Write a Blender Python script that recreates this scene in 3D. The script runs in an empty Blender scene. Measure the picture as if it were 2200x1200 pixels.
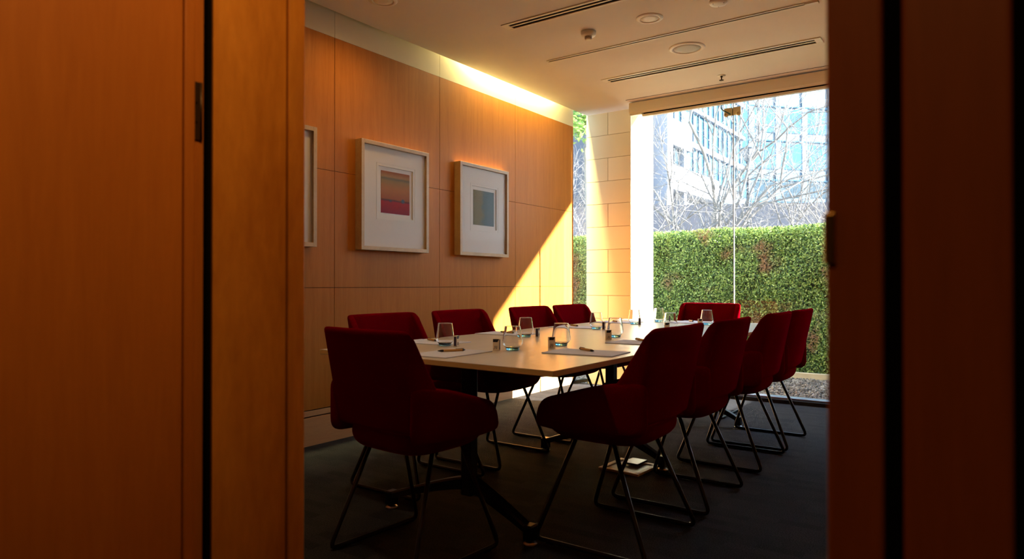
import bpy, bmesh, math, random
from mathutils import Vector, Matrix, Euler
PI = math.pi
scene = bpy.context.scene
COL = scene.collection
random.seed(7)

# ------------------------------------------------------------------ helpers
def link(name, me, mat=None, parent=None, smooth=False):
    o = bpy.data.objects.new(name, me)
    COL.objects.link(o)
    if mat is not None:
        for m in (mat if isinstance(mat, (list, tuple)) else [mat]):
            me.materials.append(m)
    if parent is not None:
        o.parent = parent
    if smooth:
        for p in me.polygons:
            p.use_smooth = True
    return o

def from_bm(name, bm, mat=None, parent=None, smooth=False):
    bmesh.ops.recalc_face_normals(bm, faces=bm.faces[:])
    me = bpy.data.meshes.new(name)
    bm.to_mesh(me); bm.free()
    return link(name, me, mat, parent, smooth)

def empty(name, loc=(0, 0, 0), rz=0.0):
    o = bpy.data.objects.new(name, None)
    o.empty_display_size = 0.1
    COL.objects.link(o)
    o.location = loc; o.rotation_euler = (0, 0, rz)
    return o

def tag(o, label=None, cat=None, group=None, kind=None):
    if label: o['label'] = label
    if cat: o['category'] = cat
    if group: o['group'] = group
    if kind: o['kind'] = kind
    return o

def add_box(bm, x0, x1, y0, y1, z0, z1, bevel=0.0, mi=0, mtx=None):
    vs = [bm.verts.new((x, y, z)) for x in (x0, x1) for y in (y0, y1) for z in (z0, z1)]
    idx = [(0, 1, 3, 2), (4, 6, 7, 5), (0, 4, 5, 1), (2, 3, 7, 6), (0, 2, 6, 4), (1, 5, 7, 3)]
    fs = [bm.faces.new([vs[i] for i in f]) for f in idx]
    for f in fs: f.material_index = mi
    if bevel > 0:
        es = list({e for f in fs for e in f.edges})
        r = bmesh.ops.bevel(bm, geom=es, offset=bevel, segments=2, affect='EDGES', profile=0.5)
        vs = list({v for v in vs if v.is_valid} | {v for f in r['faces'] for v in f.verts})
    if mtx is not None:
        bmesh.ops.transform(bm, matrix=mtx, verts=[v for v in vs if v.is_valid])
    return vs

def box(name, x0, x1, y0, y1, z0, z1, mat, parent=None, bevel=0.0):
    bm = bmesh.new(); add_box(bm, x0, x1, y0, y1, z0, z1, bevel)
    return from_bm(name, bm, mat, parent)

def add_tube(bm, pts, radii, n=8, closed=False, cap=True, mi=0):
    pts = [Vector(p) for p in pts]
    if not isinstance(radii, (list, tuple)): radii = [radii] * len(pts)
    rings = []
    prev = None
    m = len(pts)
    for i, p in enumerate(pts):
        if closed:
            t = (pts[(i + 1) % m] - pts[(i - 1) % m])
        else:
            t = pts[min(i + 1, m - 1)] - pts[max(i - 1, 0)]
        t.normalize()
        if prev is None:
            a = Vector((0, 0, 1)) if abs(t.z) < .9 else Vector((1, 0, 0))
            nrm = t.cross(a).normalized()
        else:
            nrm = (prev - t * prev.dot(t))
            nrm = nrm.normalized() if nrm.length > 1e-6 else t.orthogonal().normalized()
        prev = nrm
        b = t.cross(nrm)
        rings.append([bm.verts.new(p + (nrm * math.cos(2 * PI * k / n) + b * math.sin(2 * PI * k / n)) * radii[i]) for k in range(n)])
    lim = m if closed else m - 1
    for i in range(lim):
        a, c = rings[i], rings[(i + 1) % m]
        for k in range(n):
            f = bm.faces.new((a[k], a[(k + 1) % n], c[(k + 1) % n], c[k])); f.material_index = mi
    if cap and not closed:
        for r in (rings[0][::-1], rings[-1]):
            f = bm.faces.new(r); f.material_index = mi

def fillet(pts, r, seg=5):
    pts = [Vector(p) for p in pts]
    out = [pts[0]]
    for i in range(1, len(pts) - 1):
        p = pts[i]; a = (pts[i - 1] - p); b = (pts[i + 1] - p)
        d = min(r, a.length * .45, b.length * .45)
        p0 = p + a.normalized() * d; p1 = p + b.normalized() * d
        for k in range(seg + 1):
            t = k / seg
            out.append(p0 * (1 - t) ** 2 + p * 2 * t * (1 - t) + p1 * t * t)
    out.append(pts[-1])
    return out

def add_lathe(bm, prof, n=40, cx=0, cy=0, cz=0, mi=0):
    rings = []
    for r, z in prof:
        if r < 1e-6:
            rings.append([bm.verts.new((cx, cy, cz + z))])
        else:
            rings.append([bm.verts.new((cx + r * math.cos(2 * PI * k / n), cy + r * math.sin(2 * PI * k / n), cz + z)) for k in range(n)])
    for a, b in zip(rings, rings[1:]):
        for k in range(n):
            k2 = (k + 1) % n
            if len(a) == 1 and len(b) == 1: continue
            if len(a) == 1: f = bm.faces.new((a[0], b[k2], b[k]))
            elif len(b) == 1: f = bm.faces.new((a[k], a[k2], b[0]))
            else: f = bm.faces.new((a[k], a[k2], b[k2], b[k]))
            f.material_index = mi

def add_prism(bm, poly, axis, a0, a1, mi=0):
    """poly: list of 2-D points; axis 'y' -> (x,z) profile pushed along y; 'z' -> (x,y); 'x' -> (y,z)"""
    def P(p, a):
        return {'y': (p[0], a, p[1]), 'z': (p[0], p[1], a), 'x': (a, p[0], p[1])}[axis]
    A = [bm.verts.new(P(p, a0)) for p in poly]; B = [bm.verts.new(P(p, a1)) for p in poly]
    n = len(poly)
    fs = [bm.faces.new(A), bm.faces.new(B[::-1])]
    for i in range(n):
        fs.append(bm.faces.new((A[i], A[(i + 1) % n], B[(i + 1) % n], B[i])))
    for f in fs: f.material_index = mi
    return fs

def fillet2(pts, rs, seg=6):
    out = []; n = len(pts)
    for i in range(n):
        p = Vector(pts[i]); a = Vector(pts[i - 1]) - p; b = Vector(pts[(i + 1) % n]) - p
        d = min(rs[i], a.length * .48, b.length * .48)
        p0 = p + a.normalized() * d; p1 = p + b.normalized() * d
        for k in range(seg + 1):
            t = k / seg; out.append(tuple(p0 * (1 - t) ** 2 + p * 2 * t * (1 - t) + p1 * t * t))
    return out

def subsurf(o, lv=2):
    m = o.modifiers.new('subsurf', 'SUBSURF'); m.levels = lv; m.render_levels = lv
    for p in o.data.polygons: p.use_smooth = True
    return o

def dup(root, loc, rz=None, **tags):
    r = root.copy(); COL.objects.link(r); r.location = loc
    if rz is not None: r.rotation_euler = (0, 0, rz)
    for ch in list(root.children):
        c = ch.copy(); COL.objects.link(c); c.parent = r
        for g in ch.children:
            d = g.copy(); COL.objects.link(d); d.parent = c
    for k, v in tags.items(): r[k] = v
    return r

# ------------------------------------------------------------------ materials
def new_mat(name):
    m = bpy.data.materials.new(name); m.use_nodes = True
    nt = m.node_tree
    bs = nt.nodes['Principled BSDF']
    return m, nt, bs

def simple(name, rgb, rough=.5, metal=0.0, spec=.5, noise=0.0, nscale=40, bump=0.0):
    m, nt, bs = new_mat(name)
    bs.inputs['Roughness'].default_value = rough
    bs.inputs['Metallic'].default_value = metal
    bs.inputs['Specular IOR Level'].default_value = spec
    bs.inputs['Base Color'].default_value = (*rgb, 1)
    if noise > 0 or bump > 0:
        tc = nt.nodes.new('ShaderNodeTexCoord')
        nz = nt.nodes.new('ShaderNodeTexNoise'); nz.inputs['Scale'].default_value = nscale; nz.inputs['Detail'].default_value = 5
        nt.links.new(tc.outputs['Object'], nz.inputs['Vector'])
        if noise > 0:
            rp = nt.nodes.new('ShaderNodeValToRGB')
            rp.color_ramp.elements[0].position = .3; rp.color_ramp.elements[1].position = .7
            rp.color_ramp.elements[0].color = (*[c * (1 - noise) for c in rgb], 1)
            rp.color_ramp.elements[1].color = (*[min(1, c * (1 + noise)) for c in rgb], 1)
            nt.links.new(nz.outputs['Fac'], rp.inputs['Fac']); nt.links.new(rp.outputs['Color'], bs.inputs['Base Color'])
        if bump > 0:
            bp = nt.nodes.new('ShaderNodeBump'); bp.inputs['Strength'].default_value = bump; bp.inputs['Distance'].default_value = .002
            nt.links.new(nz.outputs['Fac'], bp.inputs['Height']); nt.links.new(bp.outputs['Normal'], bs.inputs['Normal'])
    return m

def wood(name, c1, c2, rough=.4, scale=(14, 14, .8), spec=.4, coarse=2.0):
    m, nt, bs = new_mat(name)
    tc = nt.nodes.new('ShaderNodeTexCoord')
    mp = nt.nodes.new('ShaderNodeMapping'); mp.inputs['Scale'].default_value = scale
    nt.links.new(tc.outputs['Object'], mp.inputs['Vector'])
    n1 = nt.nodes.new('ShaderNodeTexNoise'); n1.inputs['Scale'].default_value = coarse; n1.inputs['Detail'].default_value = 8; n1.inputs['Roughness'].default_value = .65
    n1.inputs['Distortion'].default_value = .6
    nt.links.new(mp.outputs['Vector'], n1.inputs['Vector'])
    n2 = nt.nodes.new('ShaderNodeTexNoise'); n2.inputs['Scale'].default_value = coarse * 9; n2.inputs['Detail'].default_value = 3
    nt.links.new(mp.outputs['Vector'], n2.inputs['Vector'])
    mx = nt.nodes.new('ShaderNodeMix'); mx.data_type = 'FLOAT'; mx.inputs[0].default_value = .3
    nt.links.new(n1.outputs['Fac'], mx.inputs[2]); nt.links.new(n2.outputs['Fac'], mx.inputs[3])
    rp = nt.nodes.new('ShaderNodeValToRGB')
    rp.color_ramp.elements[0].position = .3; rp.color_ramp.elements[1].position = .7
    rp.color_ramp.elements[0].color = (*c1, 1); rp.color_ramp.elements[1].color = (*c2, 1)
    nt.links.new(mx.outputs[0], rp.inputs['Fac']); nt.links.new(rp.outputs['Color'], bs.inputs['Base Color'])
    bs.inputs['Roughness'].default_value = rough
    bs.inputs['Specular IOR Level'].default_value = spec
    return m

M = {}
M['panel'] = wood('veneer_panel', (.385, .130, .015), (.52, .195, .028), .45, spec=.12)
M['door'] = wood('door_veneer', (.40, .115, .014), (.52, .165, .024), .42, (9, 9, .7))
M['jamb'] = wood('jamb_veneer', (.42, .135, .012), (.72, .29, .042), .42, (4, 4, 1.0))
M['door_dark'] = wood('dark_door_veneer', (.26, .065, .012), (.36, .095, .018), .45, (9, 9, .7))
M['base'] = wood('skirting_wood', (.55, .29, .12), (.66, .38, .17), .45, (1.2, 14, 14))
M['frame_wood'] = wood('picture_frame_wood', (.44, .29, .13), (.58, .41, .2), .45, (6, 6, 6))
M['table'] = wood('maple_laminate', (.60, .53, .39), (.68, .61, .465), .30, (.8, 10, 10), .5)
M['table_edge'] = wood('maple_edge', (.78, .54, .17), (.86, .62, .22), .4, (.8, .8, 20))
M['plaster'] = simple('ceiling_plaster', (.75, .69, .60), .9, spec=.1, noise=.02, nscale=3)
M['cream'] = simple('cream_paint', (.74, .66, .46), .7, spec=.2, noise=.02, nscale=4)
M['white'] = simple('white_paint', (.78, .72, .60), .5, spec=.3)
M['whiteplastic'] = simple('white_plastic', (.76, .70, .58), .4, spec=.4)
M['black'] = simple('black_gap', (.004, .003, .003), .9, spec=.05)
M['darkmetal'] = simple('black_steel', (.007, .007, .008), .35, metal=0, spec=.35)
M['castmetal'] = simple('dark_cast_metal', (.035, .033, .032), .28, metal=.85)
M['alu'] = simple('aluminium', (.55, .55, .56), .35, metal=1)
M['chrome'] = simple('chrome', (.7, .7, .7), .15, metal=1)
M['brass'] = simple('brass', (.62, .40, .14), .3, metal=1)
M['hingebrown'] = simple('bronze_hinge', (.055, .028, .012), .4, metal=.6)
M['fitting'] = simple('champagne_metal', (.66, .57, .33), .4, metal=.15)
M['paper'] = simple('pad_paper', (.72, .74, .80), .8, spec=.1)
M['penwood'] = simple('kraft_pen_barrel', (.66, .33, .075), .5)
M['penblack'] = simple('black_pen_plastic', (.012, .012, .014), .35)
M['kraft'] = simple('kraft_card', (.84, .72, .52), .7, spec=.2)
M['ink'] = simple('black_print', (.015, .012, .02), .6)
M['mat'] = simple('white_mount_card', (.74, .71, .64), .8, spec=.1)
M['gravel'] = None
M['concrete'] = simple('grey_concrete', (.115, .110, .116), .9, noise=.08, nscale=.6)
M['bwhite'] = simple('white_render', (.26, .27, .29), .8, spec=.1)
M['bgrey'] = simple('grey_render', (.085, .098, .115), .8, spec=.1, noise=.05, nscale=.5)
M['bdark'] = simple('dark_undercroft', (.18, .19, .19), .8, spec=.1)
M['kerb'] = wood('weathered_timber', (.42, .32, .18), (.58, .46, .28), .8, (6, .8, 6))
M['asphalt'] = simple('ground_asphalt', (.20, .20, .2), .9, noise=.1, nscale=2)
M['bark'] = simple('pale_bark', (.19, .17, .145), .8, noise=.15, nscale=6)
M['lampgrey'] = simple('lamp_post_grey', (.03, .04, .05), .4, metal=.3)
M['lampglass'] = simple('frosted_lamp_glass', (.16, .17, .175), .3)
M['speaker'] = simple('speaker_grille', (.42, .38, .31), .6, noise=.15, nscale=400)
M['boxgrey'] = simple('satin_outlet_panel', (.42, .38, .30), .35)
M['boxwhite'] = simple('outlet_white_frame', (.85, .82, .80), .4)

def fabric():
    m, nt, bs = new_mat('crimson_felt')
    tc = nt.nodes.new('ShaderNodeTexCoord')
    nz = nt.nodes.new('ShaderNodeTexNoise'); nz.inputs['Scale'].default_value = 260; nz.inputs['Detail'].default_value = 3
    nt.links.new(tc.outputs['Object'], nz.inputs['Vector'])
    rp = nt.nodes.new('ShaderNodeValToRGB')
    rp.color_ramp.elements[0].position = .3; rp.color_ramp.elements[1].position = .7
    rp.color_ramp.elements[0].color = (.125, .0003, .002, 1); rp.color_ramp.elements[1].color = (.175, .0005, .004, 1)
    nt.links.new(nz.outputs['Fac'], rp.inputs['Fac']); nt.links.new(rp.outputs['Color'], bs.inputs['Base Color'])
    bs.inputs['Roughness'].default_value = .9
    bs.inputs['Specular IOR Level'].default_value = .0
    bs.inputs['Sheen Weight'].default_value = .12
    bs.inputs['Sheen Roughness'].default_value = .4
    bs.inputs['Sheen Tint'].default_value = (1, .0, .08, 1)
    bp = nt.nodes.new('ShaderNodeBump'); bp.inputs['Strength'].default_value = .25; bp.inputs['Distance'].default_value = .001
    nt.links.new(nz.outputs['Fac'], bp.inputs['Height']); nt.links.new(bp.outputs['Normal'], bs.inputs['Normal'])
    return m
M['red'] = fabric()

def carpet():
    m, nt, bs = new_mat('charcoal_carpet')
    tc = nt.nodes.new('ShaderNodeTexCoord')
    nz = nt.nodes.new('ShaderNodeTexNoise'); nz.inputs['Scale'].default_value = 180; nz.inputs['Detail'].default_value = 4
    nt.links.new(tc.outputs['Object'], nz.inputs['Vector'])
    mp = nt.nodes.new('ShaderNodeMapping'); mp.inputs['Rotation'].default_value = (0, 0, PI / 2)
    nt.links.new(tc.outputs['Object'], mp.inputs['Vector'])
    br = nt.nodes.new('ShaderNodeTexBrick')
    br.inputs['Scale'].default_value = 1.0
    br.inputs['Brick Width'].default_value = .17; br.inputs['Row Height'].default_value = .055
    br.inputs['Mortar Size'].default_value = .0; br.inputs['Bias'].default_value = -.25
    br.offset = .37; br.offset_frequency = 3
    br.inputs['Color1'].default_value = (1, 1, 1, 1); br.inputs['Color2'].default_value = (.35, .35, .37, 1)
    nt.links.new(mp.outputs['Vector'], br.inputs['Vector'])
    lp = nt.nodes.new('ShaderNodeTexNoise'); lp.inputs['Scale'].default_value = 7; lp.inputs['Detail'].default_value = 3
    nt.links.new(mp.outputs['Vector'], lp.inputs['Vector'])
    rp = nt.nodes.new('ShaderNodeValToRGB')
    rp.color_ramp.elements[0].position = .3; rp.color_ramp.elements[1].position = .72
    rp.color_ramp.elements[0].color = (.007, .0068, .0068, 1); rp.color_ramp.elements[1].color = (.044, .0425, .0425, 1)
    nt.links.new(nz.outputs['Fac'], rp.inputs['Fac'])
    mx = nt.nodes.new('ShaderNodeMix'); mx.data_type = 'RGBA'; mx.blend_type = 'MULTIPLY'; mx.inputs[0].default_value = .85
    nt.links.new(rp.outputs['Color'], mx.inputs[6]); nt.links.new(br.outputs['Color'], mx.inputs[7])
    nt.links.new(mx.outputs[2], bs.inputs['Base Color'])
    bs.inputs['Roughness'].default_value = .95; bs.inputs['Specular IOR Level'].default_value = .15
    bp = nt.nodes.new('ShaderNodeBump'); bp.inputs['Strength'].default_value = .8; bp.inputs['Distance'].default_value = .004
    nt.links.new(nz.outputs['Fac'], bp.inputs['Height']); nt.links.new(bp.outputs['Normal'], bs.inputs['Normal'])
    return m
M['carpet'] = carpet()

def gravel():
    m, nt, bs = new_mat('gravel_stones')
    gi = nt.nodes.new('ShaderNodeNewGeometry')
    rp = nt.nodes.new('ShaderNodeValToRGB')
    e = rp.color_ramp.elements
    e[0].color = (.07, .058, .047, 1); e[1].color = (.34, .285, .22, 1)
    k = e.new(.5); k.color = (.17, .125, .085, 1)
    nt.links.new(gi.outputs['Random Per Island'], rp.inputs['Fac']); nt.links.new(rp.outputs['Color'], bs.inputs['Base Color'])
    bs.inputs['Roughness'].default_value = .85
    return m
M['gravel'] = gravel()

def leaf_mat(name, cols, brown=True):
    m, nt, bs = new_mat(name)
    gi = nt.nodes.new('ShaderNodeNewGeometry')
    rp = nt.nodes.new('ShaderNodeValToRGB')
    e = rp.color_ramp.elements
    e[0].color = (*cols[0], 1); e[1].color = (*cols[-1], 1)
    for i, c in enumerate(cols[1:-1], 1):
        k = e.new(i / (len(cols) - 1)); k.color = (*c, 1)
    nt.links.new(gi.outputs['Random Per Island'], rp.inputs['Fac'])
    out = rp.outputs['Color']
    if brown:
        tc = nt.nodes.new('ShaderNodeTexCoord')
        nz = nt.nodes.new('ShaderNodeTexNoise'); nz.inputs['Scale'].default_value = 2.3; nz.inputs['Detail'].default_value = 3
        nt.links.new(tc.outputs['Object'], nz.inputs['Vector'])
        r2 = nt.nodes.new('ShaderNodeValToRGB'); r2.color_ramp.elements[0].position = .56; r2.color_ramp.elements[1].position = .66
        nt.links.new(nz.outputs['Fac'], r2.inputs['Fac'])
        mx = nt.nodes.new('ShaderNodeMix'); mx.data_type = 'RGBA'
        nt.links.new(r2.outputs['Color'], mx.inputs[0]); nt.links.new(out, mx.inputs[6]); mx.inputs[7].default_value = (.34, .17, .07, 1)
        out = mx.outputs[2]
    nt.links.new(out, bs.inputs['Base Color'])
    bs.inputs['Roughness'].default_value = .35
    tr = nt.nodes.new('ShaderNodeBsdfTranslucent'); nt.links.new(out, tr.inputs['Color'])
    ms = nt.nodes.new('ShaderNodeMixShader'); ms.inputs[0].default_value = .4
    nt.links.new(bs.outputs[0], ms.inputs[1]); nt.links.new(tr.outputs[0], ms.inputs[2])
    nt.links.new(ms.outputs[0], nt.nodes['Material Output'].inputs['Surface'])
    return m
M['leaf'] = leaf_mat('hedge_leaf', [(.03, .07, .012), (.12, .20, .035), (.28, .38, .07), (.62, .68, .20)])
M['leaf2'] = leaf_mat('tree_leaf', [(.14, .26, .06), (.30, .45, .10), (.50, .62, .18)], False)
M['hedge_core'] = simple('hedge_twigs', (.035, .05, .018), .9, noise=.4, nscale=12)

def stone():
    m, nt, bs = new_mat('sandstone')
    tc = nt.nodes.new('ShaderNodeTexCoord')
    nz = nt.nodes.new('ShaderNodeTexNoise'); nz.inputs['Scale'].default_value = 14; nz.inputs['Detail'].default_value = 6
    nt.links.new(tc.outputs['Object'], nz.inputs['Vector'])
    gi = nt.nodes.new('ShaderNodeNewGeometry')
    r1 = nt.nodes.new('ShaderNodeValToRGB')
    r1.color_ramp.elements[0].color = (.82, .73, .46, 1); r1.color_ramp.elements[1].color = (.88, .79, .53, 1)
    nt.links.new(gi.outputs['Random Per Island'], r1.inputs['Fac'])
    mx = nt.nodes.new('ShaderNodeMix'); mx.data_type = 'RGBA'; mx.blend_type = 'MULTIPLY'; mx.inputs[0].default_value = .25
    nt.links.new(r1.outputs['Color'], mx.inputs[6]); nt.links.new(nz.outputs['Color'], mx.inputs[7])
    nt.links.new(r1.outputs['Color'], bs.inputs['Base Color'])
    bs.inputs['Roughness'].default_value = .85; bs.inputs['Specular IOR Level'].default_value = .15
    bp = nt.nodes.new('ShaderNodeBump'); bp.inputs['Strength'].default_value = .15; bp.inputs['Distance'].default_value = .003
    nt.links.new(nz.outputs['Fac'], bp.inputs['Height']); nt.links.new(bp.outputs['Normal'], bs.inputs['Normal'])
    return m
M['stone'] = stone()
M['grout'] = simple('stone_joint', (.40, .27, .12), .9)

def pane_mat(name, tint=(1, 1, 1), refl=1.45):
    m = bpy.data.materials.new(name); m.use_nodes = True
    nt = m.node_tree; nt.nodes.remove(nt.nodes['Principled BSDF'])
    t = nt.nodes.new('ShaderNodeBsdfTransparent'); t.inputs['Color'].default_value = (*tint, 1)
    g = nt.nodes.new('ShaderNodeBsdfGlossy'); g.inputs['Roughness'].default_value = .0
    mr = nt.nodes.new('ShaderNodeFresnel')
    ge = nt.nodes.new('ShaderNodeNewGeometry')          # same reflectance on both faces of the sheet
    mi = nt.nodes.new('ShaderNodeMix'); mi.data_type = 'FLOAT'; mi.inputs[2].default_value = refl; mi.inputs[3].default_value = 1 / refl
    nt.links.new(ge.outputs['Backfacing'], mi.inputs[0]); nt.links.new(mi.outputs[0], mr.inputs['IOR'])
    mx = nt.nodes.new('ShaderNodeMixShader')
    nt.links.new(mr.outputs[0], mx.inputs[0]); nt.links.new(t.outputs[0], mx.inputs[1]); nt.links.new(g.outputs[0], mx.inputs[2])
    nt.links.new(mx.outputs[0], nt.nodes['Material Output'].inputs['Surface'])
    return m
M['pane'] = pane_mat('window_glass', (.97, .985, .98), 1.42)
M['picglass'] = pane_mat('picture_glass', (.98, .98, .98), 1.07)
M['bglass'] = simple('blue_curtain_glass', (.034, .105, .165), .10, spec=.5)
M['bglass_dark'] = simple('dark_building_glass', (.03, .055, .07), .10, spec=.5)
M['bspan'] = simple('pale_blue_spandrel', (.072, .118, .155), .6, spec=.2)

def glass(name, col):
    m = bpy.data.materials.new(name); m.use_nodes = True
    nt = m.node_tree; nt.nodes.remove(nt.nodes['Principled BSDF'])
    g = nt.nodes.new('ShaderNodeBsdfGlass'); g.inputs['Color'].default_value = (*col, 1); g.inputs['IOR'].default_value = 1.45; g.inputs['Roughness'].default_value = 0
    nt.links.new(g.outputs[0], nt.nodes['Material Output'].inputs['Surface'])
    return m
M['tumbler'] = glass('clear_tumbler_glass', (.99, .995, .995))
M['tumbler_base'] = glass('aqua_tumbler_glass', (.60, .86, .93))

def print_mat(name, kind):
    m, nt, bs = new_mat(name)
    tc = nt.nodes.new('ShaderNodeTexCoord'); sp = nt.nodes.new('ShaderNodeSeparateXYZ')
    nt.links.new(tc.outputs['Generated'], sp.inputs[0])
    nz = nt.nodes.new('ShaderNodeTexNoise'); nz.inputs['Scale'].default_value = 5; nz.inputs['Detail'].default_value = 8
    nt.links.new(tc.outputs['Generated'], nz.inputs['Vector'])
    ad = nt.nodes.new('ShaderNodeMath'); ad.operation = 'MULTIPLY_ADD'; ad.inputs[1].default_value = .05 if kind == 'red' else .5
    nt.links.new(nz.outputs['Fac'], ad.inputs[0]); nt.links.new(sp.outputs['Z' if kind == 'red' else 'X'], ad.inputs[2])
    rp = nt.nodes.new('ShaderNodeValToRGB'); e = rp.color_ramp.elements
    nt.links.new(ad.outputs[0], rp.inputs['Fac'])
    if kind == 'red':
        e[0].position = .05; e[0].color = (.26, .008, .014, 1); e[1].position = 1.0; e[1].color = (.30, .10, .025, 1)
        for p, c in ((.30, (.40, .02, .015)), (.335, (.05, .02, .015)), (.37, (.36, .11, .03)), (.62, (.44, .18, .05)), (.80, (.30, .19, .06)), (.86, (.16, .14, .07)), (.90, (.40, .22, .07))):
            k = e.new(p); k.color = (*c, 1)
    else:
        e[0].position = .15; e[0].color = (.17, .15, .08, 1); e[1].position = 1.2 if False else 1.0; e[1].color = (.16, .22, .23, 1)
        for p, c in ((.4, (.23, .20, .10)), (.62, (.24, .22, .13)), (.78, (.13, .18, .18))):
            k = e.new(p); k.color = (*c, 1)
    nt.links.new(rp.outputs['Color'], bs.inputs['Base Color']); bs.inputs['Roughness'].default_value = .9; bs.inputs['Specular IOR Level'].default_value = .05
    return m
M['print_red'] = print_mat('red_field_print', 'red')
M['print_green'] = print_mat('green_grey_print', 'green')

# ------------------------------------------------------------------ dimensions
H = 2.73          # ceiling
YL = 3.448        # panelled wall
YR = 0.10         # opposite wall
XW = 6.00         # window line
XD0, XD1 = .63, .80   # wall with the doorway
ZT = .711         # table top

# ------------------------------------------------------------------ setting
S = dict(kind='structure')
bm = bmesh.new(); add_box(bm, -2.6, 6.02, -1.6, 3.6, -.12, 0)
tag(from_bm('floor', bm, M['carpet']), **S)

# ceiling slab stops short of the panelled wall (light slot); the roof edge oversails the glass
bm = bmesh.new(); add_box(bm, XD1, 6.35, -.1, 3.40, H, H + .12)
cl = tag(from_bm('ceiling', bm, M['plaster']), **S)
bm = bmesh.new(); add_box(bm, XD1, 6.0, 2.9, 3.6, 3.10, 3.14); add_box(bm, XD1, 6.0, 2.9, 2.93, H + .12, 3.10)
tag(from_bm('trim_1', bm, M['cream']), **S)
bm = bmesh.new(); add_box(bm, 6.0, 6.03, 2.9, 3.45, H + .12, 3.14); 
tag(from_bm('trim_2', bm, M['cream']), **S)

# panelled wall: separate veneer boards with shadow gaps, cream band above, all over a dark backing
seamx = [XD1, 1.877, 2.889, 3.902, 4.909, 5.925]
rows = [(.222, .976), (.979, 1.723), (1.726, 2.583)]
bm = bmesh.new()
add_box(bm, XD1, 5.92, YL + .018, YL + .15, 0, 3.10, mi=1)
for a, b in zip(seamx, seamx[1:]):
    for z0, z1 in rows:
        add_box(bm, a + .002, b - (.002 if b < 5.9 else 0), YL, YL + .02, z0, z1)
wl = tag(from_bm('wall_left', bm, [M['panel'], M['black']]), **S)
bm = bmesh.new()
for a, b in zip(seamx, seamx[1:]):
    add_box(bm, a + .0015, b - (.0015 if b < 5.9 else 0), YL, YL + .02, 2.5845, 3.10)
from_bm('upper_band', bm, M['cream'], wl)
bm = bmesh.new(); add_box(bm, XD1, 5.925, YL - .004, YL + .02, 0, .174)
add_box(bm, XD1, 5.925, YL, YL + .02, .182, .216)
tag(from_bm('baseboard_left', bm, M['base']), **S)

# wall with the doorway, beside and above the opening
bm = bmesh.new()
add_box(bm, XD0, XD1, 1.062, YL + .15, 0, 3.14)
add_box(bm, XD0, XD1, -1.6, .05, 0, 3.14)
add_box(bm, XD0, XD1, .05, 1.062, 2.35, 3.14)
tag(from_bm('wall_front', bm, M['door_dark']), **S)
bm = bmesh.new()
add_box(bm, XD0 + .0, .772, 1.056, 1.062, 0, 2.35)
add_box(bm, .774, XD1 + .01, 1.050, 1.062, 0, 2.35, .002)
tag(from_bm('trim_3', bm, M['jamb']), **S)
# opposite wall of the room
tag(box('wall_right', XD1, 6.05, YR - .1, YR, 0, H, M['panel']), **S)
tag(box('wall_back', -2.7, -2.6, -1.6, 3.6, 0, H, M['door_dark']), **S)
tag(box('wall_corridor_right', -2.6, .63, -1.7, -1.6, 0, H, M['door_dark']), **S)
tag(box('wall_corridor_left', -2.6, .63, 3.5, 3.6, 0, H, M['door_dark']), **S)
tag(box('ceiling_corridor', -2.6, XD0, -1.6, 3.5, H, H + .1, M['plaster']), **S)

# door leaf opened into the corridor, left of the opening
d1 = empty('door_1', (.612, 1.066, 0)); tag(d1, **S)
box('leaf', -.95, -.028, 0, .042, .01, 2.34, M['door'], d1, .002)
box('lipping', -.027, -.0085, -.003, .042, .01, 2.34, M['door'], d1, .003)
box('hinge_stile', -.008, .0095, .004, .040, .01, 2.34, M['door'], d1, .001)
bm = bmesh.new(); add_box(bm, -.0068, .0030, .0015, .006, 1.237, 1.333, .001)
hz = from_bm('hinge', bm, M['hingebrown'], d1)
bm = bmesh.new(); add_tube(bm, [(.0042, .003, 1.237), (.0042, .003, 1.333)], .0024, 10)
from_bm('knuckle', bm, M['hingebrown'], hz, True)
for z in (1.266, 1.298):
    bm = bmesh.new(); add_tube(bm, [(-.0045, .0008, z), (-.0045, .003, z)], .0018, 10)
    from_bm('screw', bm, M['black'], hz)
# black strip painted in for the shade between leaf and jamb
tag(box('gap_shade_strip', .6225, XD0 - .0005, 1.060, 1.20, 0, 2.35, M['black']), **S)

# fixed leaf on the right with a finger groove and a brass keep on its edge
d2 = empty('door_2', (.60, 0, 0)); tag(d2, **S)
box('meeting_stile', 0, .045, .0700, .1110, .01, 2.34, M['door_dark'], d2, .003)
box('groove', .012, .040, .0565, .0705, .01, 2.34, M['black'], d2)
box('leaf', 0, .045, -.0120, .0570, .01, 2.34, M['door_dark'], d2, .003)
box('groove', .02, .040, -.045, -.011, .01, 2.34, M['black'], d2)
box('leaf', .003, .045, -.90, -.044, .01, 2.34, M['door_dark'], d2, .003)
bm = bmesh.new(); add_box(bm, -.004, .02, .1035, .1125, 1.016, 1.058, .0015)
from_bm('strike_plate', bm, M['brass'], d2)

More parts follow.
